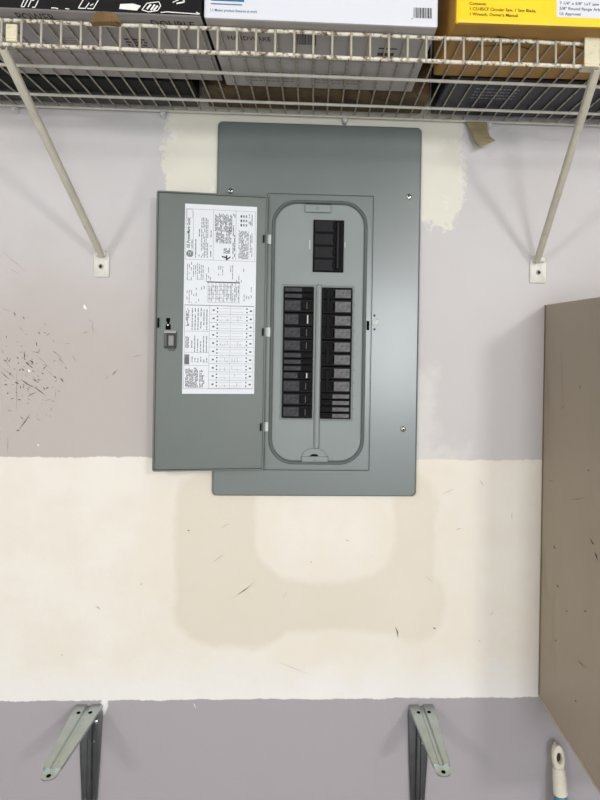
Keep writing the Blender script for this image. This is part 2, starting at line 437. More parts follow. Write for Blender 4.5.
def breaker(side, za, zb_, kind):
    x0, x1 = colL if side == 'L' else colR
    z1, z0 = zrow(za) - .0004, zrow(zb_) + .0004
    yf = YD - .0065
    br = MB().box(x0 + .0004, x1 - .0004, yf, YD + .0002, z0, z1, 0, .0007).build('breaker', BLACK, panel)
    h = z1 - z0; zc = (z0 + z1) / 2
    def xx(f): return x0 + (x1 - x0) * f if side == 'L' else x1 - (x1 - x0) * f      # 0 = outer edge, 1 = towards the ridge
    def bxs(f0, f1, g0, g1, ya, yb, name, m_, bev=.0004):
        a, b = sorted((xx(f0), xx(f1)))
        return MB().box(a, b, ya, yb, z0 + h * g0, z0 + h * g1, 0, bev).build(name, m_, br)
    if kind == 'full':
        bxs(.62, .94, .22, .80, yf - .0035, yf + .0005, 'toggle', BLACKT)
        bxs(.05, .56, .14, .88, yf - .0003, yf + .0002, 'face_label', LABELG if side == 'R' else mat('breaker_label_dark', (56, 56, 60), 0.5, var=0.4, vscale=160, spec=.2), 0)
        bxs(.77, .79, .24, .78, yf - .0040, yf - .0033, 'toggle_ridge', LABELG, 0)
    elif kind == 'off':
        bxs(.55, .74, .22, .80, yf - .0035, yf + .0005, 'toggle', BLACKT)
        bxs(.79, .83, .18, .84, yf - .0010, yf + .0002, 'toggle_flag', mat('flag_white', (190, 190, 186), 0.4), 0)
        bxs(.05, .50, .14, .88, yf - .0003, yf + .0002, 'face_label', MATS['breaker_label_dark'], 0)
    elif kind == 'wide':
        bxs(.66, .92, .18, .84, yf - .0035, yf + .0005, 'toggle', BLACKT)
        bxs(.05, .56, .12, .86, yf - .0004, yf + .0002, 'face_label', LABELG, 0)
        bxs(.58, .62, .2, .8, yf - .0012, yf + .0002, 'trip_slot', VOID, 0)
    else:
        bxs(.66, .95, .16, .80, yf - .0030, yf + .0005, 'toggle', BLACKT)
        bxs(.05, .60, .16, .80, yf - .0003, yf + .0002, 'face_label', LABELG if side == 'R' else MATS['breaker_label_dark'], 0)
    return br
mat('breaker_label_dark', (56, 56, 60), 0.5, var=0.4, vscale=160, spec=.2)
for za, zb_, k in ((40, 73, 'thin'), (74, 107, 'thin'), (108, 182, 'full'), (184, 256, 'off'), (257, 328, 'full'), (329, 397, 'full'), (398, 434, 'thin'), (435, 469, 'thin'),
                   (470, 505, 'thin'), (506, 549, 'off'), (550, 622, 'full'), (623, 692, 'full'), (693, 761, 'full')):
    breaker('L', za, zb_, k)
RR = [(44, 106, 'wide'), (107, 186, 'wide'), (188, 258, 'wide'), (259, 328, 'wide'), (333, 402, 'wide'), (403, 473, 'wide'), (477, 547, 'wide'), (548, 620, 'wide'),
      (621, 657, 'thin'), (658, 692, 'thin'), (693, 728, 'thin'), (729, 763, 'thin')]
for za, zb_, k in RR: breaker('R', za, zb_, k)
for k in (0, 2, 4, 6):       # bars that tie the toggles of two-pole breakers
    z1 = zrow(RR[k][0] + 14); z0 = zrow(RR[k + 1][1] - 12); x0 = colR[0]; wd = colR[1] - colR[0]
    MB().box(x0 + wd * .15, x0 + wd * .27, YD - .0125, YD - .0092, z0, z1, 0, .0005).build('handle_tie', BLACKT, panel)
# main breaker
mx0, mx1 = X(313.4, 246, YD), X(343.4, 246, YD); mz1, mz0 = Z(328, 220.5, YD), Z(328, 272, YD)
MB().box(mx0 - .0006, mx1 + .0006, YD - .0010, YD + .0005, mz0 - .0006, mz1 + .0006).build('window_opening', VOID, dead)
mainb = MB().box(mx0, mx1, YD - .005, YD, mz0, mz1, 0, .0008).build('main_breaker', mat('main_breaker_black', (10, 10, 12), 0.6, var=.1, spec=.12), panel)
for k in range(4):
    z0 = mz0 + (mz1 - mz0) * (k + .06) / 4; z1 = mz0 + (mz1 - mz0) * (k + .94) / 4
    MB().box(mx0 + .002, mx0 + .036, YD - .0062, YD - .0045, z0, z1, 0, .0008).build('pole_cover', mat('pole_cover_black', (24, 23, 27), 0.55, var=.15, vscale=80, spec=.2), mainb)
    MB().box(mx0 + .034, mx0 + .0400, YD - .0080, YD - .0045, z0 + .005, z1 - .005, 0, .0008).build('toggle', BLACKT, mainb)
MB().box(mx0 + .0405, mx0 + .0455, YD - .012, YD - .0045, mz0 + .004, mz1 - .005, 0, .0012).build('handle_tie', mat('tie_black', (30, 26, 32), .5, spec=.2), mainb)
for (px, py, hh) in ((309.8, 244.5, 9), (345, 245, 5)):
    a = P(px, py); MB().box(a.x - .0008, a.x + .0008, YD - .0003, YD + .0001, a.z - hh / 1120, a.z + hh / 1120).build('printed_mark', mat('mark_white', (196, 200, 198), 0.6), dead)
mb = MB()
for i in range(10):
    a = P(354.8 - i * .17, 292 + i * 13); mb.box(a.x - .0006, a.x + .0006, YD - .0003, YD + .0001, a.z - .0008, a.z + .0008)
tag(mb.build('printed_numbers', mat('print_dark', (70, 74, 74), .6), dead), kind='stuff')
# slot and catch at the right of the opening
a = wp(366.6, 330, Y0); b = wp(369.3, 321, Y0)
MB().box(a.x, b.x, Y0 - .0006, Y0 + .002, a.z, b.z).build('latch_slot', VOID, panel)
def screw(px, py, Y, r, parent, m_=STEEL):
    c = wp(px, py, Y); m1 = MB(); y = c.y
    m1.tube([(c.x, y + .0005, c.z), (c.x, y - .0012, c.z), (c.x, y - .0026, c.z), (c.x, y - .0030, c.z)], [r, r, r * .75, r * .4], 12)
    for a_ in (0.5, 0.5 + math.pi / 2):
        d = Vector((math.cos(a_), 0, math.sin(a_))) * r * .62; e = Vector((-math.sin(a_), 0, math.cos(a_))) * r * .14
        q = Vector((c.x, y - .0032, c.z)); m1.add([q - d - e, q + d - e, q + d + e, q - d + e], [(0, 1, 2, 3)], 1)
    return m1.build('screw', [m_, VOID], parent, smooth=40)
for px, py in ((408.8, 197), (403, 429), (230.5, 191)): screw(px, py, Y0, .0050, cover)
c = wp(376, 322.5, Y0); mb = MB()
mb.tube([(c.x, Y0 + .0003, c.z), (c.x, Y0 - .0008, c.z), (c.x, Y0 - .0014, c.z)], [.0062, .0060, .0048], 16); mb.build('knockout_plug', mat('plug_pale', (188, 192, 192), .35), cover, smooth=40)
for py in (315.5, 329.3):
    c = wp(374.4, py, Y0); mb = MB(); mb.tube([(c.x, Y0 + .0002, c.z), (c.x, Y0 - .0005, c.z)], .0019, 8); mb.build('pin_hole', VOID, cover)
# ---- door, swung fully open to the left
HX = sx0 + .0005; HY = Y0 - .0045; TH = R(6.0)
tD = Vector((-math.cos(TH), -math.sin(TH), 0)); nD = Vector((math.sin(TH), -math.cos(TH), 0)); H = Vector((HX, HY, 0))
def D(u, z, w_=0.0): return Vector((HX, HY, z)) + tD * u + nD * w_
def dpx(px, py, w_=0.0):
    p = on_plane(px, py, H + nD * w_, nD); return (p - H).dot(tD), p.z
dw = (dpx(156, 192)[0] + dpx(153.2, 470)[0]) / 2; dz1 = (dpx(156.5, 192)[1] + dpx(266, 195)[1]) / 2; dz0 = (dpx(153, 470)[1] + dpx(263, 471)[1]) / 2
def dl(d, w_, r=.004): return [D(p.x, p.z, w_) for p in rrect(0.0 + d, dw - d, dz0 + d, dz1 - d, max(r - d, .0008), 0, 4)]
mb = MB(); mb.loft([dl(.0, -.003), dl(.0, .0030), dl(.0008, .0040), dl(.0024, .0040), dl(.0032, .0), ], cap_end=True, cap_start=True)
door = mb.build('door', DOORGREY, panel, smooth=30)
# circuit label: white sheet, printed
PAPER = mat('label_paper', (222, 226, 232), 0.45); INK = mat('label_ink', (30, 32, 36), 0.6); INKL = mat('label_ink_light', (122, 125, 130), 0.6); INKM = mat('label_ink_mid', (84, 86, 91), .6)
us = [dpx(184.0, 204.5)[0], dpx(183.2, 393)[0]]; ue = [dpx(256.2, 206.5)[0], dpx(254.9, 393)[0]]
uL = sum(us) / 2; uR = sum(ue) / 2; zT = (dpx(184, 204.2)[1] + dpx(256, 206.3)[1]) / 2; zB = dpx(219, 393.8)[1]
mb = MB(); mb.prism([D(uL, zB, .0001), D(uR, zB, .0001), D(uR, zT, .0001), D(uL, zT, .0001)], nD * .0003, 0)
W, Hh = uL - uR, zT - zB             # sheet width and height; sheet coordinates run 0..72 across and 0..188 down
def S(a, b): return D(uL - W * a / 72.0, zT - Hh * b / 188.0, .0006)
def bar(a0, b0, a1, b1, mi=1):
    mb.add([S(a0, b1), S(a1, b1), S(a1, b0), S(a0, b0)], [(0, 1, 2, 3)], mi)
UPV = (S(0, 0) - S(0, 1)).normalized(); RTV = (S(1, 0) - S(0, 0)).normalized(); u1 = W / 72.0
rnd = random.Random(3)
def vlines(a0, a1, b0, b1, step=1.6, mi=2, fill=.8, th=.72):
    """a block of fine print that runs up the sheet"""
    a = a0
    while a < a1:
        b = b0 + rnd.uniform(0, 3)
        while b < b1:
            l = rnd.uniform(1.2, 4.5)
            if rnd.random() < fill: bar(a, b, a + th, min(b + l, b1), mi)
            b += l + rnd.uniform(.4, .9)
        a += step
def rule(a0, b0, a1, b1, mi=2, th=.25):
    if a0 == a1: bar(a0 - th / 2, b0, a0 + th / 2, b1, mi)
    else: bar(a0, b0 - th / 2, a1, b0 + th / 2, mi)
def frame2(a0, b0, a1, b1, mi=2):
    rule(a0, b0, a1, b0, mi); rule(a0, b1, a1, b1, mi); rule(a0, b0, a0, b1, mi); rule(a1, b0, a1, b1, mi)
frame2(1.4, 5, 70.5, 55); rule(28.5, 5, 28.5, 55); rule(8.6, 7, 8.6, 52); rule(51, 5, 51, 55)
frame2(2, 5.5, 7.6, 14)
# round emblem with its monogram and the heading that climbs beside it
def disc(a, b, r, mi, n=20):
    c0 = S(a, b) + nD * .0001 * mi_lift(mi)
    mb.add([c0 + RTV * (r * u1 * math.cos(2 * math.pi * i / n)) + UPV * (r * u1 * math.sin(2 * math.pi * i / n)) for i in range(n)], [tuple(range(n))], mi)
def mi_lift(mi): return {1: 0, 0: 1}.get(mi, 2)
disc(5.4, 49.3, 3.5, 1); disc(5.4, 49.3, 3.0, 0)
c0 = S(5.4, 49.3) + nD * .0002
mb.add([c0 + RTV * (2.7 * u1 * math.cos(math.pi * i / 10)) + UPV * (2.7 * u1 * math.sin(math.pi * i / 10)) for i in range(20)], [tuple(range(20))], 1)
text(mb, 'GE', S(6.9, 51.2) + nD * .0004, UPV, -RTV, 3.0 * u1, 0, 3.9 * u1)
text(mb, 'GE PowerMark Gold', S(5.2, 44) + nD * .0001, UPV, -RTV, 2.9 * u1, 1, 30 * u1)
text(mb, 'Load Center', S(8.0, 44) + nD * .0001, UPV, -RTV, 1.6 * u1, 1, 9 * u1)
vlines(10.8, 13.4, 34, 53, 2.6, 1); vlines(14.2, 15.4, 18, 52, 2.6, 1, .35); vlines(16.5, 23, 12, 53, 1.5, 2, .92); vlines(25.8, 27, 20, 54, 1.6, 1, .35)
vlines(30, 47, 8, 26, 1.25, 3, .9, .75); vlines(31, 39, 26, 38, 1.25, 3, .9, .75); vlines(40, 46, 23, 38, 1.4, 3, .6)
vlines(48, 50.6, 8, 53, 1.4, 1, .6)
for i in range(3):
    for j in range(3): bar(55.5 + j * 2.6, 9 + i * 4.4, 57 + j * 2.6, 11.4 + i * 4.4, 1 if j == 0 else 2)
vlines(64, 68, 7, 20, 1.4, 3, .5)
vlines(54, 64, 24, 53, 1.15, 3, .95, .6); vlines(65.5, 68.5, 26, 53, 1.5, 2, .8)
# warning bolt and the little boxed symbol over it
def poly(pts, mi=1): mb.add([S(a, b) for a, b in pts], [tuple(range(len(pts)))], mi)
poly([(37.2, 50.4), (42.2, 51.4), (42.2, 52.8), (37.2, 51.8)]); poly([(41.3, 49.6), (42.7, 49.6), (42.7, 54.6), (41.3, 54.6)]); poly([(42.2, 53.0), (45.8, 50.6), (46.0, 51.9), (42.4, 54.6)])
vlines(39, 45.4, 42, 48, 1.1, 3, .9)
# middle strip: rating table
vlines(3, 7, 57, 76, 1.9, 2, .7); vlines(9, 20, 58, 75, 1.9, 2, .8); vlines(22, 27, 58, 78, 1.9, 2, .5); vlines(34, 40, 58, 70, 2, 2, .6)
vlines(46, 49, 58, 80, 2, 2, .5); vlines(52, 60, 62, 76, 2.4, 2, .35)
for i in range(9): rule(24 + i * 3.9, 77, 24 + i * 3.9, 97, 2, .3)
for i in range(6): rule(24, 77 + i * 4, 56, 77 + i * 4, 2, .25)
vlines(25, 55, 78, 96, 1.95, 2, .6, .6); bar(23, 76.2, 56, 77.4, 3)
vlines(3, 10, 84, 98, 2.2, 2, .55); vlines(12, 20, 80, 98, 2.6, 2, .45); vlines(60, 68, 78, 98, 2.4, 2, .5)
# lower block: notes at the left, circuit directory at the right
frame2(1.4, 100, 70.5, 183); rule(1.4, 100.2, 70.5, 100.2, 3, .5); rule(26, 100, 26, 183)
vlines(2.6, 5.6, 103, 121, 1.2, 3, .8); vlines(8.5, 25, 102, 125, 2.9, 1, .9); rule(1.4, 126, 26, 126)
vlines(2.6, 5.6, 129, 143, 1.2, 3, .8); vlines(8.5, 25, 128, 147, 2.9, 3, .85); rule(1.4, 147, 26, 147)
bar(1.8, 149, 6.6, 159, 2); vlines(2, 6.4, 149.5, 158.6, 1.1, 3, .95, .7); vlines(9, 25, 151, 157, 2.9, 1, .8); rule(1.4, 160, 26, 160)
vlines(3, 15, 162, 182, 1.05, 3, .95, .65); vlines(17, 22, 164, 182, 1.3, 3, .9)
for i in range(10):
    b = 100.5 + i * 8.2; rule(26, b + 8.2, 70.5, b + 8.2, 2, .3)
    bar(29, b + 3.4, 31, b + 5.0, 3); bar(66.4, b + 3.6, 68.6, b + 5.2, 3)
    for q in (2.2, 5.8):
        bar(33.2, b + q - .6, 34.6, b + q + .7, 1); bar(62.8, b + q - .5, 64.2, b + q + .8, 1)
        rule(36, b + q, 46, b + q, 2, .22); rule(48, b + q, 60, b + q, 2, .22)
    if i % 3 == 1 or i > 5: vlines(37, 45, b + 1.5, b + 7, 2.3, 2, .5, .35); vlines(49, 59, b + 1.5, b + 7, 2.6, 2, .45, .35)
rule(47, 100, 47, 183)
sheet = mb.build('label_sheet', [PAPER, INK, INKL, INKM], door, fix=False)
sheet['label'] = 'white printed circuit label'
# door latch
def dbox(px0, py0, px1, py1, w0, w1, name, m_, bev=.0004):
    ua, za = dpx(px0, py1); ub, zb2 = dpx(px1, py0)
    xf = Matrix.Translation(H) @ Matrix((( tD.x, nD.x, 0, 0), (tD.y, nD.y, 0, 0), (0, 0, 1, 0), (0, 0, 0, 1)))
    u0_, u1_ = sorted((ua, ub))
    return MB().box(u0_, u1_, w0, w1, za, zb2, 0, bev, xf=xf).build(name, m_, door)
LATCH = mat('latch_black', (22, 22, 22), 0.45)
dbox(166.2, 318, 170.2, 321.6, -.0005, .0004, 'keyhole', VOID, 0); dbox(167, 321.2, 169.6, 325, -.0005, .0004, 'keyhole', VOID, 0); dbox(165.6, 324.6, 170.8, 329.6, -.0005, .0004, 'keyhole', VOID, 0)
dbox(167.2, 324.2, 168.8, 325.8, .0002, .0018, 'latch_pin', STEEL)
dbox(164.2, 330.6, 176.4, 333.0, 0, .0042, 'latch_rail', mat('latch_grey', (150, 152, 148), .4))
dbox(164.2, 333, 167.2, 348, 0, .0040, 'latch_rail', mat('latch_dark', (70, 72, 70), .4)); dbox(174.4, 332, 176.6, 348, 0, .0040, 'latch_rail', LATCH); dbox(164.6, 346, 176, 348.2, 0, .0040, 'latch_rail', LATCH)
dbox(166.8, 332.6, 174.8, 346.4, 0, .0012, 'latch_pocket', LATCH); dbox(168.6, 335.6, 174, 345.6, .0005, .0032, 'latch_slider', mat('latch_slider_grey', (128, 130, 126), .4))
dbox(168.4, 348, 174.6, 350.8, 0, .0022, 'latch_lip', MATS['latch_dark'])
dbox(157.6, 318, 159.6, 327.6, .0036, .0046, 'edge_slot', VOID, 0)
# hinges
for (px, py) in ((267.2, 239.5), (266.2, 332), (264.2, 426.5)):
    c = wp(px, py, Y0); m1 = MB()
    m1.tube([(c.x, Y0 - .004, c.z - .0075), (c.x, Y0 - .004, c.z + .0075)], .0021, 10)
    m1.box(c.x - .0005, c.x + .0075, Y0 - .0022, Y0 + .0002, c.z - .0085, c.z + .0085, 0, .0005)
    hinge = m1.build('hinge', mat('hinge_grey', (176, 182, 180), .35, 0.3), panel, smooth=40)
    MB().box(c.x - .0062, c.x - .0042, Y0 - .0104, Y0 - .0040, c.z - .0065, c.z + .0065).build('hinge_slot', VOID, hinge)

# ================================================================== WIRE SHELF
ZD = (Z(10, 105.5, -.008) + Z(590, 124, -.008)) / 2          # height of the back rail
DECK = ZD + .004                                             # top of the deck wires
YF = -.300
LIPH = .031
SX0, SX1 = -.62, .62
shelf = empty('wire_shelf', (0, 0, ZD)); tag(shelf, 'white coated wire shelf with a rust-flecked lip above the breaker panel', 'shelf')
WIRE = mat('vinyl_wire', (212, 210, 200), 0.45, var=.06, vscale=60, rgb2=(120, 104, 78), lo=.63, hi=.80)
LIPM = mat('lip_wire', (216, 212, 196), 0.45, var=.08, vscale=80, rgb2=(104, 82, 54), lo=.47, hi=.62)
def rail(name, y, z, r, m_, wob_=0.0):
    pts = []
    for i in range(41):
        x = SX0 + (SX1 - SX0) * i / 40
        pts.append((x, y, z + (random.uniform(-wob_, wob_))))
    return MB().tube(pts, r, 8).build(name, m_, shelf, smooth=60)
rail('front_rail', YF, ZD + .0005, .0026, LIPM, .0005)
rail('lip_rail', YF - .002, ZD - LIPH, .0028, LIPM, .0006)
rail('support_rail', -.176, ZD - .0028, .0026, WIRE); rail('support_rail', -.067, ZD - .0028, .0026, WIRE); rail('back_rail', -.008, ZD - .001, .0024, WIRE)
pitch = .0245; n = int((SX1 - SX0) / pitch)
wm = MB(); wm.tube([(0, -.006, DECK - .0016), (0, YF + .004, DECK - .0016), (0, YF - .0035, DECK - .003), (0, YF - .0048, DECK - .009), (0, YF - .0050, ZD - LIPH + .002), (0, YF - .0040, ZD - LIPH - .0035)], .0014, 6)
w0 = None; xoff = X(275.4, 43, YF) % pitch
for i in range(n):
    x = SX0 + .006 + i * pitch
    x = math.floor(x / pitch) * pitch + xoff
    if w0 is None: w0 = wm.build('cross_wire', mat('cross_wire_shade_dirt', (176, 170, 154), .5, var=.1, vscale=60, rgb2=(104, 84, 58), lo=.52, hi=.7), shelf, origin=(0, 0, ZD), smooth=60); w0.location.x = x  # base colour darkened for the shaded undersides, with brown dirt flecks over it
    else: clone(w0, (x, 0, ZD), shelf)
CLIP = mat('clip_plastic', (206, 206, 204), .4)
for px, py in ((15, 105), (163, 110.5), (345, 119), (489, 123.5)):
    c = wp(px, py, -.008); m1 = MB()
    m1.box(c.x - .005, c.x + .005, -.014, -.0003, ZD - .009, ZD - .0035, 0, .0015)
    m1.tube([(c.x, -.0003, ZD - .009), (c.x, -.012, ZD - .009), (c.x, -.0145, ZD - .009)], [.0045, .0045, .003], 10)
    m1.build('wall_clip', CLIP, shelf, smooth=40)

# ---- braces
CHAN = mat('brace_enamel', (194, 190, 174), .4, var=.08, vscale=30, rgb2=(150, 138, 108), lo=.62, hi=.85)
def brace(top_px, foot_px, plate, label, cap_px):
    ft = wp(*foot_px, -.012); tp = wp(top_px[0], top_px[1], YF - .002)
    e = empty('shelf_brace', (ft.x, 0, wp(*plate[2:], 0).z)); tag(e, label, 'shelf brace', 'diagonal braces under the wire shelf')
    d = (tp - ft).normalized(); s_ = d.cross(Vector((0, 1, 0))).normalized()
    if s_.x < 0: s_ = -s_
    nrm = s_.cross(d).normalized()
    if nrm.y > 0: nrm = -nrm
    m1 = MB(); hw, dp, th = .0052, .0080, .0016          # U-shaped channel, open to the wall
    prof = [(-hw, dp), (-hw, .002), (-hw + .002, 0), (hw - .002, 0), (hw, .002), (hw, dp), (hw - th, dp), (hw - th, th + .001), (-hw + th, th + .001), (-hw + th, dp)]
    loops = []
    for q, k in ((ft, .8), (ft + (tp - ft) * .06, 1), (ft + (tp - ft) * .94, 1), (tp, .9)):
        loops.append([q + s_ * (a * k) - nrm * (b * k) + nrm * .004 for a, b in prof])
    m1.loft(loops, cap_end=True, cap_start=True); m1.build('channel', CHAN, e, smooth=30)
    a = wp(plate[0], plate[3]); b = wp(plate[2], plate[1]); m1 = MB()
    rp_ = (b.x - a.x) / 2 * .9
    def plate_loop(i_, y_):          # squared foot, rounded head
        lo_ = rrect(a.x + i_, b.x - i_, a.z + i_, b.z - i_, .003, y_, 6); hi_ = rrect(a.x + i_, b.x - i_, a.z + i_, b.z - i_, rp_ - i_, y_, 6)
        return hi_[:14] + lo_[14:]
    m1.loft([plate_loop(0, -.0003), plate_loop(0, -.003), plate_loop(.001, -.004)])
    m1.box(a.x + .0045, b.x - .0045, -.012, -.003, b.z - .013, b.z - .002, 0, .002)
    pl = m1.build('foot_plate', mat('plate_white', (218, 216, 208), .4, var=.05), e, smooth=40)
    cx_ = (a.x + b.x) / 2; cz_ = a.z + (b.z - a.z) * .38; m1 = MB()
    m1.tube([(cx_, -.0035, cz_), (cx_, -.0055, cz_), (cx_, -.0062, cz_)], [.0042, .0042, .0030], 12, 0); m1.tube([(cx_, -.0061, cz_), (cx_, -.0066, cz_)], .0022, 8, 1)
    m1.build('screw', [mat('screw_dull', (150, 148, 142), .4, .8), VOID], pl, smooth=40)
    # hook plate over the lip
    x0, y0, x1, y1 = cap_px; a = wp(x0, y1, YF - .009); b = wp(x1, y0, YF - .009); m1 = MB()
    m1.box(a.x, b.x, YF - .0095, YF - .0062, a.z, b.z, 0, .0008)
    m1.box(a.x, b.x, YF - .0095, YF + .010, a.z - .003, a.z + .0002, 0, .0008)
    m1.build('lip_hook', mat('hook_cream', (214, 208, 178), .5, var=.08, vscale=70, rgb2=(140, 116, 70), lo=.58, hi=.8), e)
    return e
brace((3, 49), (101.5, 256), (94, 250, 110, 277), 'cream diagonal shelf brace at the left end of the wire shelf', (5.5, 24, 17, 38.5))
brace((597, 69), (537.0, 262), (529, 256, 546, 283), 'cream diagonal shelf brace above the tan wall cabinet', (584.5, 35, 600.5, 64))

# ================================================================== BOXES ON THE SHELF
EXV, EZV, FWD = Vector((1, 0, 0)), Vector((0, 0, 1)), Vector((0, -1, 0))
def carton(name, x0, x1, yb, yf, h, mats, label, cat='box', yaw=0.0, z=DECK, bev=.003, seam=True, sidemat=None):
    """a cardboard box: body with folded edges, bottom flaps with a seam; local builder lets prints be added"""
    cx, cy = (x0 + x1) / 2, (yb + yf) / 2
    m1 = MB(); xf = Matrix.Translation((cx, cy, z)) @ Matrix.Rotation(yaw, 4, 'Z')
    hw, hd = (x1 - x0) / 2, abs(yb - yf) / 2
    m1.box(-hw, hw, -hd, hd, .0004, h, 0, bev, 2, xf=xf)
    if len(mats) > 1:      # printed front panel, plain underside
        for i, f in enumerate(m1.f):
            vs_ = [m1.v[k] for k in f]; nz = sum(v.z for v in vs_) / len(vs_)
            if nz < z + .0012: m1.m[i] = 1
        if len(mats) > 2:
            for i, f in enumerate(m1.f):
                cxl = sum(((xf.inverted() @ m1.v[k]).x for k in f)) / len(f)
                if cxl < -hw + .0008 or cxl > hw - .0008: m1.m[i] = 2
    o = m1.build(name, mats, None, origin=(cx, cy, z)); tag(o, label, cat, 'boxes on the wire shelf')
    o['xf'] = 0; del o['xf']
    return o, xf, hw, hd
def front(xf, hw, hd, a, b, lift=.0004):     # metres from the lower left corner of the front face
    return xf @ Vector((-hw + a, -hd - lift, b))
def under(xf, hw, hd, a, b, lift=.0002):     # metres from the left front corner of the underside, b runs towards the wall
    return xf @ Vector((-hw + a, -hd + b, .0004 - lift))
def fquad(m1, F, pts, mi=0): m1.add([F(a, b) for a, b in pts], [tuple(range(len(pts)))], mi)
def frect(m1, F, a0, b0, a1, b1, mi=0): fquad(m1, F, [(a0, b0), (a1, b0), (a1, b1), (a0, b1)], mi)
def fline(m1, F, pts, wd, mi=0):
    for (a0, b0), (a1, b1) in zip(pts, pts[1:]):
        l = math.hypot(a1 - a0, b1 - b0) or 1; nx, nz = -(b1 - b0) / l * wd / 2, (a1 - a0) / l * wd / 2
        fquad(m1, F, [(a0 - nx, b0 - nz), (a1 - nx, b1 - nz), (a1 + nx, b1 + nz), (a0 + nx, b0 + nz)], mi)
def bars(m1, F, a, b, wd, ht, mi=0, seed=1):
    r_ = random.Random(seed); q = 0.0
    while q < wd:
        t_ = r_.choice((.0006, .0010, .0016)); frect(m1, F, a + q, b, min(a + q + t_, a + wd), b + ht, mi); q += t_ + r_.choice((.0006, .0010))
def fine(m1, F, a0, b0, a1, b1, step, th, mi=0, seed=1):
    r_ = random.Random(seed); b = b0
    while b < b1:
        a = a0
        while a < a1:
            l = r_.uniform(.004, .014); frect(m1, F, a, b, min(a + l, a1), b + th, mi); a += l + .002
        b += step

# --- white box
yf = -.319
x0, x1 = X(203.5, 17, yf), X(438, 27, yf)
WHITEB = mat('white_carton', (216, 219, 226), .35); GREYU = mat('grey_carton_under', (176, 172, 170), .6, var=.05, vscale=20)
o, xf, hw, hd = carton('product_box', x0, x1, -.112, yf, .20, [WHITEB, GREYU], 'white product box with a barcode in the middle of the wire shelf')
F = lambda a, b: front(xf, hw, hd, a, b); U = lambda a, b: under(xf, hw, hd, a, b)
s = 2 * hw / 235.0
m1 = MB(); BLUE = mat('print_teal', (40, 110, 142), .4); INKB = mat('print_black', (26, 26, 28), .5); INKBL = mat('print_blue', (84, 120, 150), .5)
frect(m1, F, 7 * s, 17.6 * s, 40 * s, 24 * s + .02, 0); frect(m1, F, 7 * s, 14.0 * s, 38 * s, 15.2 * s, 2)
text(m1, '1.1 Motor product features at work', F(6 * s, 7.2 * s), EXV, EZV, 2.6 * s, 2, 47 * s)
tag(m1.build('front_print', [BLUE, INKB, INKBL], o, fix=False), kind='stuff')
m1 = MB(); bars(m1, F, 210 * s, 9 * s, 19 * s, 10.5 * s, 0, 4); frect(m1, F, 208 * s, 7.4 * s, 209 * s, 8.4 * s); m1.build('barcode', [INKB], o, fix=False)
m1 = MB()
text(m1, 'HARDWARE', U(18 * s, .054), EXV, Vector((0, -1, 0)), .011, 0, 46 * s)
bars(m1, U, 92 * s, .030, 20 * s, .030, 0, 9)
fine(m1, U, 26 * s, .150, 86 * s, .185, .010, .0035, 1, 5); fine(m1, U, 110 * s, .150, 168 * s, .185, .010, .0035, 1, 6); frect(m1, U, 180 * s, .060, 200 * s, .064, 0); frect(m1, U, 180 * s, .074, 198 * s, .084, 0)
fquad(m1, U, [(105 * s, .160), (112 * s, .160), (108.5 * s, .172)], 2)
tag(m1.build('underside_print', [mat('under_ink', (70, 66, 66), .7), mat('under_ink_faint', (128, 124, 122), .7), mat('under_ink_warn', (130, 112, 60), .7)], o, fix=False), kind='stuff')
m1 = MB(); frect(m1, U, .006, .104, 2 * hw - .006, .1055); m1.build('flap_seam', [MATS['under_ink_faint']], o, fix=False)

# --- black tool box at the left
yf = -.323
x0, x1 = X(-62, 3, yf), X(201, 15.2, yf)
BLK = mat('black_carton', (14, 14, 17), .5, var=.1, vscale=20, spec=.2); GREYD = mat('grey_carton_under_left', (158, 154, 154), .6, var=.06, vscale=18)
o, xf, hw, hd = carton('tool_box', x0, x1, -.128, yf, .20, [BLK, GREYD], 'black product box with white line drawings at the left of the wire shelf')
F = lambda a, b: front(xf, hw, hd, a, b); U = lambda a, b: under(xf, hw, hd, a, b)
s = 2 * hw / 263.0; PW = mat('print_white', (232, 232, 228), .45)
m1 = MB()
def gl(pts, wd=.0011): fline(m1, F, [((62 + a) * s, b * s) for a, b in pts], wd)
gl([(20, 2), (25, 14), (37, 14)]); gl([(20, 2), (23, 2), (28, 12)]); gl([(27, 2), (30, 9), (33, 9)]); gl([(31, 2), (34, 2), (37, 9)])
gl([(50, 2.0), (54, 2.2), (57, 1.4)]); gl([(64, 2.0), (68, 1.6)])
gl([(77, 3), (82, 12), (93, 14)]); gl([(77, 3), (84, 3), (88, 9)]); gl([(86, 3), (92, 3), (97, 12)]); gl([(89, 6), (92, 8)])
gl([(141, 4), (146, 11), (158, 13), (160, 9), (157, 4), (148, 2.2), (141, 4)]); gl([(146, 5), (150, 10)], .0022); gl([(150, 4), (154, 10)], .0022); gl([(153, 4), (157, 9)], .0022)
gl([(160, 2), (166, 3), (200, 2.0)]); gl([(172, 13), (178, 16)]); gl([(176, 12), (184, 14), (182, 18)], .0018); gl([(196, 4), (200, 2.2)])
fquad(m1, F, [((62 + a) * s, b * s) for a, b in ((118, 4), (136, 3), (140, 8), (132, 10), (119, 9))])
tag(m1.build('front_print', [PW], o, fix=False), kind='stuff')
m1 = MB()
text(m1, 'DOUBLE', under(xf, hw, hd, 207 * s, .031), EXV, Vector((0, -1, 0)), .016, 0, 46 * s)
text(m1, 'POWER', under(xf, hw, hd, 70 * s, .028), EXV, Vector((0, -1, 0)), .018, 0, 40 * s)
fine(m1, U, 168 * s, .066, 192 * s, .100, .008, .005, 0, 3); fine(m1, U, 92 * s, .070, 118 * s, .088, .007, .003, 1, 4)
tag(m1.build('underside_print', [mat('under_ink', (70, 66, 66), .7), MATS['under_ink_faint']], o, fix=False), kind='stuff')
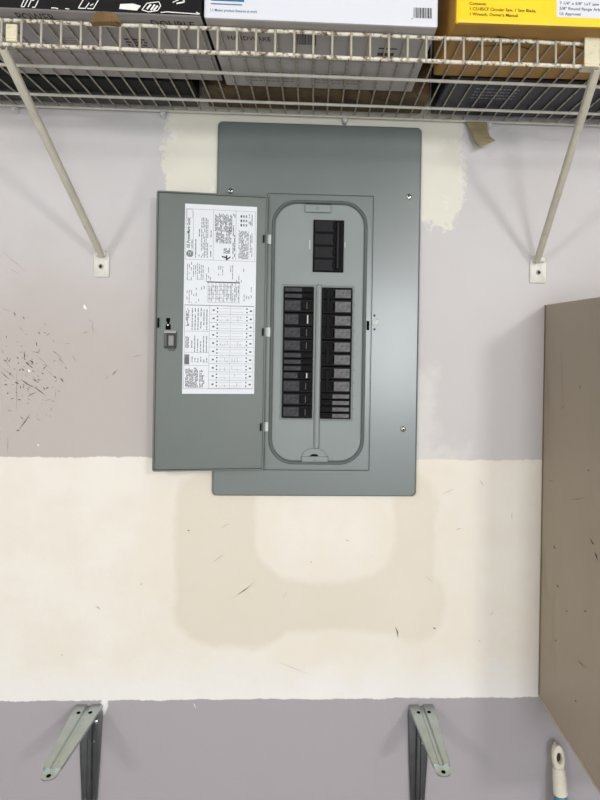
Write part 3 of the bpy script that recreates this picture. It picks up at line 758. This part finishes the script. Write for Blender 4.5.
m1 = MB(); frect(m1, U, .006, .112, 2 * hw - .006, .1136); m1.build('flap_seam', [MATS['under_ink_faint']], o, fix=False)

# --- yellow saw box at the right
yf = -.335
x0, x1 = X(457, 25, yf), X(690, 30, yf)
YEL = mat('yellow_carton', (252, 208, 6), .4, var=.03, vscale=20); YEU = mat('yellow_carton_under', (166, 126, 56), .6, var=.12, vscale=14); YSD = mat('yellow_carton_side_shade', (186, 140, 50), .6, var=.12, vscale=14)  # shading of the side faces is put into their browner colour
o, xf, hw, hd = carton('tool_box', x0, x1, -.178, yf, .20, [YEL, YEU, YSD], 'bright yellow circular saw box at the right of the wire shelf', yaw=R(-.9), bev=.004)
F = lambda a, b: front(xf, hw, hd, a, b); U = lambda a, b: under(xf, hw, hd, a, b)
s = 2 * hw / 233.0; m1 = MB(); YI = mat('print_brown', (70, 54, 10), .5)
ex = (F(1, 0) - F(0, 0))
text(m1, 'Contents:', F(13 * s, 18.2 * s), ex, EZV, 2.8 * s, 0, 17 * s)
text(m1, '1 CS185CF Circular Saw, 1 Saw Blade,', F(13 * s, 13.0 * s), ex, EZV, 3.0 * s, 0, 66 * s)
text(m1, '1 Wrench, Owner\'s Manual', F(13 * s, 7.8 * s), ex, EZV, 3.0 * s, 0, 48 * s)
tag(m1.build('front_print', [YI], o, fix=False), kind='stuff')
m1 = MB(); F2 = lambda a, b: front(xf, hw, hd, a, b, .0003); frect(m1, F2, 99 * s, 9 * s, 190 * s, 60 * s, 0)
text(m1, '7 1/4" x 5/8" 1xT saw blade', F(102 * s, 21.5 * s), ex, EZV, 2.8 * s, 1, 50 * s)
text(m1, '5/8" Round flange Arbor', F(102 * s, 16.4 * s), ex, EZV, 2.8 * s, 1, 45 * s)
text(m1, 'UL Approved', F(102 * s, 11.2 * s), ex, EZV, 2.8 * s, 1, 21 * s)
m1.build('white_label', [WHITEB, INKB], o, fix=False)
m1 = MB(); fline(m1, U, [(.06, .03), (.10, .045), (.14, .04), (.20, .06)], .004); fline(m1, U, [(.04, .06), (.09, .05), (.12, .065)], .003); m1.build('underside_stain', [mat('stain_brown', (96, 70, 34), .8)], o, fix=False)

# --- things stored behind, against the wall
NAVY = mat('navy_carton', (26, 29, 44), .55, var=.2, vscale=20)
x0, x1 = X(440, 95, -.10), X(640, 100, -.10)
o, xf, hw, hd = carton('storage_box', x0, x1, -.020, -.168, .14, [NAVY], 'dark navy box behind the yellow saw box, against the wall')
U = lambda a, b: under(xf, hw, hd, a, b); m1 = MB(); fine(m1, U, .05, .03, .12, .075, .012, .004, 0, 8); tag(m1.build('underside_print', [mat('navy_print', (120, 124, 138), .6)], o, fix=False), kind='stuff')
BRN = mat('brown_carton', (92, 74, 46), .7, var=.25, vscale=16, rgb2=(58, 44, 28), lo=.5, hi=.65)
x0, x1 = X(205, 98, -.06), X(425, 105, -.06)
carton('cardboard_box', x0, x1, -.018, -.106, .12, [BRN], 'mottled brown cardboard box behind the white product box')
DKG = mat('dark_green_carton', (20, 26, 20), .7, var=.25, vscale=22, spec=.2)
x0, x1 = X(-70, 90, -.09), X(196, 95, -.09)
carton('tool_case', x0, x1, -.066, -.122, .11, [DKG], 'blackish green case behind the black product box')
GRB = mat('slate_carton', (66, 66, 66), .7, var=.12, vscale=20)
x0, x1 = X(-55, 100, -.03), X(198, 106, -.03)
carton('flat_box', x0, x1, -.014, -.060, .09, [GRB], 'thin slate grey box tight against the wall, behind the blackish green case')

# --- loose cardboard scraps
m1 = MB(); yk = -.012
def scrap(name, rows, m_, label):
    """curled flap: rows of (left pixel, right pixel, y pixel, depth)"""
    m1 = MB(); loops = []
    for (xl, yl, xr, yr, Yk) in rows:
        a = wp(xl, yl, Yk); b = wp(xr, yr, Yk - .004)
        loops.append([a, (a + b) / 2 + Vector((0, -.002, 0)), b, b + Vector((0, .0022, 0)), (a + b) / 2 + Vector((0, .0002, 0)), a + Vector((0, .0022, 0))])
    m1.loft(loops, cap_end=True, cap_start=True)
    o = m1.build(name, m_, None); tag(o, label, 'cardboard'); return o
scrap('cardboard_flap', [(466, 121.5, 487, 122, -.0125), (470, 129, 487.5, 129, -.016), (474.5, 139, 490, 136.5, -.022), (480, 147, 495.5, 140.5, -.030)],
      mat('flap_cardboard', (150, 138, 104), .75, var=.12, vscale=40, rgb2=(84, 70, 46), lo=.6, hi=.8), 'torn tan cardboard flap hanging from the back of the wire shelf')
scrap('cardboard_scrap', [(96, 12, 112, 12, -.348), (93, 17, 117, 16, -.3475), (90, 22, 121, 22, -.345), (92, 25.5, 120, 26, -.340)],
      mat('tape_brown', (112, 86, 48), .7, var=.2, vscale=60, rgb2=(60, 44, 24), lo=.55, hi=.75), 'peeling brown cardboard scrap on the front edge of the black product box')

# ================================================================== LOWER SHELF BRACKETS
ZINC = mat('zinc_plate', (176, 184, 180), .34, 1.0, var=.06, vscale=30, rgb2=(120, 122, 112), lo=.6, hi=.85)
def bracket(wall_px, tip_px, wa, wt, leg_x, label):
    zA = Z(wall_px[0], wall_px[1], 0) - .001
    a = Vector((X(*wall_px, 0), -.002, zA)); b = wz(*tip_px, zA); d = b - a; L = d.length; d.normalize(); sd = Vector((0, 0, 1)).cross(d).normalized()
    if sd.x < 0: sd = -sd
    lx = X(leg_x, 760, 0); zl = Z(leg_x, 812, 0)
    e = empty('shelf_bracket', (lx, 0, zl)); tag(e, label, 'bracket', 'bare shelf brackets low on the wall')
    # arm: tapered plate with turned-down edges, raised rib and rounded tip
    def arm_loop(t, hw):
        q = a + d * (L * t); pr = [(-hw, -.006), (-hw, -.001), (-hw * .9, 0), (-.0045, 0), (-.0022, -.0032), (.0022, -.0032), (.0045, 0), (hw * .9, 0), (hw, -.001), (hw, -.006),
                                   (hw - .0012, -.006), (.0028, -.0048), (-.0028, -.0048), (-hw + .0012, -.006)]
        return [q + sd * x_ + Vector((0, 0, z_)) for x_, z_ in pr]
    m1 = MB(); loops = []
    for t, k in ((0, 0), (.06, 0.05), (.5, .5), (.86, .9), (.90, 1.0)): loops.append(arm_loop(t, wa + (wt - wa) * k))
    m1.loft(loops, cap_end=True, cap_start=True)
    arm = m1.build('arm', ZINC, e, smooth=30)
    m1 = MB(); tip = a + d * (L * .95); m = 14       # flat rounded tip
    po = [tip + d * (wt * 1.05 * math.sin(R(-90 + 180 * i / m) + math.pi / 2 - math.pi / 2 + R(90) * 0) if False else 0) for i in range(1)]
    pts = [a + d * (L * .885) - sd * wt * .92] + [tip + sd * (-wt * .92 * math.cos(math.pi * i / m)) + d * (wt * .92 * math.sin(math.pi * i / m)) for i in range(m + 1)] + [a + d * (L * .885) + sd * wt * .92]
    m1.prism([p + Vector((0, 0, -.0042)) for p in pts], (0, 0, -.0018)); m1.build('arm_tip', ZINC, arm)
    for t, off in ((.965, 0), (.13, .42), (.13, -.42)):
        q = a + d * (L * t) + sd * (wa * off) + Vector((0, 0, -.0040 if t > .5 else .0002)); m1 = MB()
        m1.tube([q + Vector((0, 0, -.0004)), q + Vector((0, 0, .0003))], .0034, 10); m1.build('screw_hole', VOID, arm)
    # leg: tapered plate flat on the wall with a rib, screwed at both ends
    zt_ = zA - .004
    def leg_loop(z, hw, k=1.0):
        pr = [(-hw, -.0003), (-hw, -.0065), (-hw + .0022, -.0075), (-.0052, -.0062), (-.0026, -.0105), (.0026, -.0105), (.0052, -.0062), (hw - .0022, -.0075), (hw, -.0065), (hw, -.0003)]
        return [Vector((lx + x_, y_ * k, z)) for x_, y_ in pr]
    m1 = MB(); m1.loft([leg_loop(zt_, .0165, .8), leg_loop(zt_ - .012, .0195), leg_loop(zt_ - .09, .0165), leg_loop(zl + .02, .0125), leg_loop(zl + .004, .011, .6), leg_loop(zl, .007, .5)], cap_end=True, cap_start=True)
    leg = m1.build('leg', mat('zinc_dark_reflect', (120, 124, 128), .30, 1.0, var=.1, vscale=40, rgb2=(210, 212, 208), lo=.66, hi=.72), e, smooth=30)  # same zinc as the arm, darkened to stand for the dark room it reflects
    for z_, s_ in ((zt_ - .022, .0105), (zl + .022, -.006), (zl + .022, .006)):
        m1 = MB(); m1.tube([(lx + s_, -.0066, z_), (lx + s_, -.0094, z_), (lx + s_, -.0102, z_)], [.0036, .0036, .0022], 10); m1.build('screw', STEEL, leg, smooth=40)
    # gusset that carries the arm
    m1 = MB(); g0 = a + d * (L * .34)
    m1.prism([(a.x, -.010, zA - .0055), (g0.x, g0.y, zA - .0055), (lx, -.010, zA - .055)], (0.003, 0, 0)); m1.build('gusset', ZINC, e)
    return e
bracket((89.5, 703.5), (47, 776), .0235, .0125, 91.0, 'zinc shelf bracket at the lower left of the wall')
bracket((421, 703.5), (444.5, 772), .0225, .0125, 417.5, 'zinc shelf bracket between the tan stain and the cleaning tool handle')

# ================================================================== WALL CABINET
TAN = mat('cabinet_tan', (166, 154, 136), .5, var=.04, vscale=5, rgb2=(150, 136, 116), lo=.55, hi=.8, stretch=(1, 1, .4))
TANE = mat('cabinet_edge', (186, 174, 152), .55, var=.08, vscale=40)
xa = (X(545, 305) + X(538.5, 697)) / 2; zT_ = Z(545, 305); zB_ = Z(538.5, 697); DP = -.31; WX = xa + .62; T = .018
cab = empty('wall_cabinet', ((xa + WX) / 2, DP / 2, zB_)); tag(cab, 'scratched tan wall cabinet hung at the right edge', 'cabinet')
sp = MB().box(xa, xa + T, DP, -.0003, zB_, zT_, 0, .001).build('side_panel', TAN, cab)
MB().box(WX - T, WX, DP, -.0003, zB_, zT_, 0, .001).build('side_panel', TAN, cab)
MB().box(xa + T, WX - T, DP, -.0003, zT_ - T, zT_, 0, .0008).build('top_panel', TAN, cab)
MB().box(xa + T, WX - T, DP, -.0003, zB_, zB_ + T, 0, .0008).build('bottom_panel', TAN, cab)
MB().box(xa + T, WX - T, -.008, -.0005, zB_ + T, zT_ - T).build('back_panel', TAN, cab)
MB().box(xa - .0008, xa + .0006, DP, -.0003, zB_ + .0005, zB_ + .0055).build('edge_band', TANE, cab)
MB().box(xa - .0008, xa + .0006, -.0045, -.0003, zB_ + .006, zT_ - .0005).build('edge_band', mat('caulk_brown', (120, 104, 80), .7), cab)
xm_ = (xa + WX) / 2
for s_ in (-1, 1):
    d0, d1 = (xa + .002, xm_ - .0015) if s_ < 0 else (xm_ + .0015, WX - .002)
    dr = MB().box(d0, d1, DP - .0185, DP - .0005, zB_ + .002, zT_ - .002, 0, .0015).build('cabinet_door', TAN, cab)
    kx = xm_ + s_ * .035; m1 = MB(); m1.tube([(kx, DP - .018, zB_ + .08), (kx, DP - .032, zB_ + .08), (kx, DP - .040, zB_ + .08), (kx, DP - .043, zB_ + .08)], [.006, .007, .014, .009], 14)
    m1.build('knob', STEEL, dr, smooth=40)
pl = ((xa, 0, 0), (-1, 0, 0)); m1 = MB()
strokes(m1, [(553.5, 545, 556, 549, 2.0, 0), (557, 586, 559.5, 588, 2.2, 0), (590, 538, 595, 545, 1.8, 0), (594.5, 552, 598, 561, 2.4, 0), (541, 536, 542, 546, 1.6, 0), (570, 500, 586, 498, .8, 1), (548, 360, 549, 440, .7, 1),
             (560, 410, 566, 405, .8, 1), (577, 660, 586, 668, 1.6, 1), (580, 385, 581, 390, 1.5, 0), (588, 470, 590, 471, 1.3, 0), (566, 610, 568, 612, 1.3, 0), (575, 700, 577, 702, 1.4, 0), (555, 640, 557, 641, 1.2, 0),
             (561, 340, 563, 420, .6, 1), (584, 610, 587, 612, 1.2, 0), (548, 480, 556, 482, .7, 1)], pl, .0006)
tag(m1.build('scratches', [mat('scratch_dark', (74, 62, 50), .8), mat('scratch_mid', (142, 128, 108), .8)], sp), 'dark chips and scratches', kind='stuff')

# ================================================================== CLEANING TOOL HANDLE
tp = wp(557, 744, -.020); bt = wp(560.6, 797, -.034); d = (bt - tp).normalized()
k0 = (0.013 - tp.z) / d.z; end = tp + d * k0
o = empty('cleaning_tool_handle', (end.x, end.y, 0)); tag(o, 'white-topped cleaning tool handle leaning on the wall under the tan cabinet', 'handle')
r = .0112; up = -d; side = Vector((1, 0, 0))
CRM = mat('handle_cream', (226, 220, 202), .45, var=.05, vscale=50, rgb2=(176, 160, 128), lo=.62, hi=.85)
def along(t): return tp + d * t
m1 = MB()
ring = []                                # cap: flattened loop end with an oval hanging hole
fwd = side.cross(d).normalized();  fwd = fwd if fwd.y < 0 else -fwd
cen = along(.020); n_ = 24
def oval(rx, rz, w_, dz=0): return [cen + side * (rx * math.cos(2 * math.pi * i / n_)) + up * (rz * math.sin(2 * math.pi * i / n_) + dz) + fwd * w_ for i in range(n_)]
def blade(k, w_):                        # outer outline: round head, straight towards the pole
    pts = []
    for i in range(n_):
        t_ = 2 * math.pi * i / n_; cx_, sz_ = math.cos(t_), math.sin(t_)
        zz = .021 * sz_ if sz_ > 0 else .022 * sz_; ex_ = r * k * (abs(cx_) ** (.55 if sz_ < 0 else .9)) * (1 if cx_ > 0 else -1)
        pts.append(cen + side * ex_ + up * zz + fwd * w_)
    return pts
m1.loft([oval(.0048, .0085, -.007), blade(.62, -.0088), blade(.86, -.006), blade(1.0, -.002), blade(1.0, .002), blade(.90, .0055), blade(.72, .0078), oval(.0056, .0096, .0082), oval(.0046, .0083, .006), oval(.0046, .0083, -.006), oval(.0048, .0085, -.007)], cap_end=False)
m1.tube([along(.038), along(.044), along(.050), along(.0505)], [r * .9, r, r, r * .94], 16, 0)
cap_ = m1.build('hanging_cap', CRM, o, smooth=50)
m1 = MB(); m1.loft([oval(.0047, .0084, -.0005), oval(.0047, .0084, .0005)], cap_start=True); m1.build('hole_shade_disc', mat('hole_shade_brown', (58, 48, 34), .8), o)  # dark disc added to paint in the shadow inside the hanging hole
m1 = MB(); m1.tube([along(.0503), along(.052), along(.0800), along(.0815)], [r * .96, r * 1.05, r * 1.1, r * 1.05], 16); m1.build('sleeve', CRM, o, smooth=50)
m1 = MB(); m1.tube([along(.0812), along(.095), along(k0 - .01), along(k0)], [r * .98, r * 1.08, r * 1.05, r * .9], 16); m1.build('pole', mat('pole_teal', (74, 132, 158), .4, var=.05), o, smooth=50)
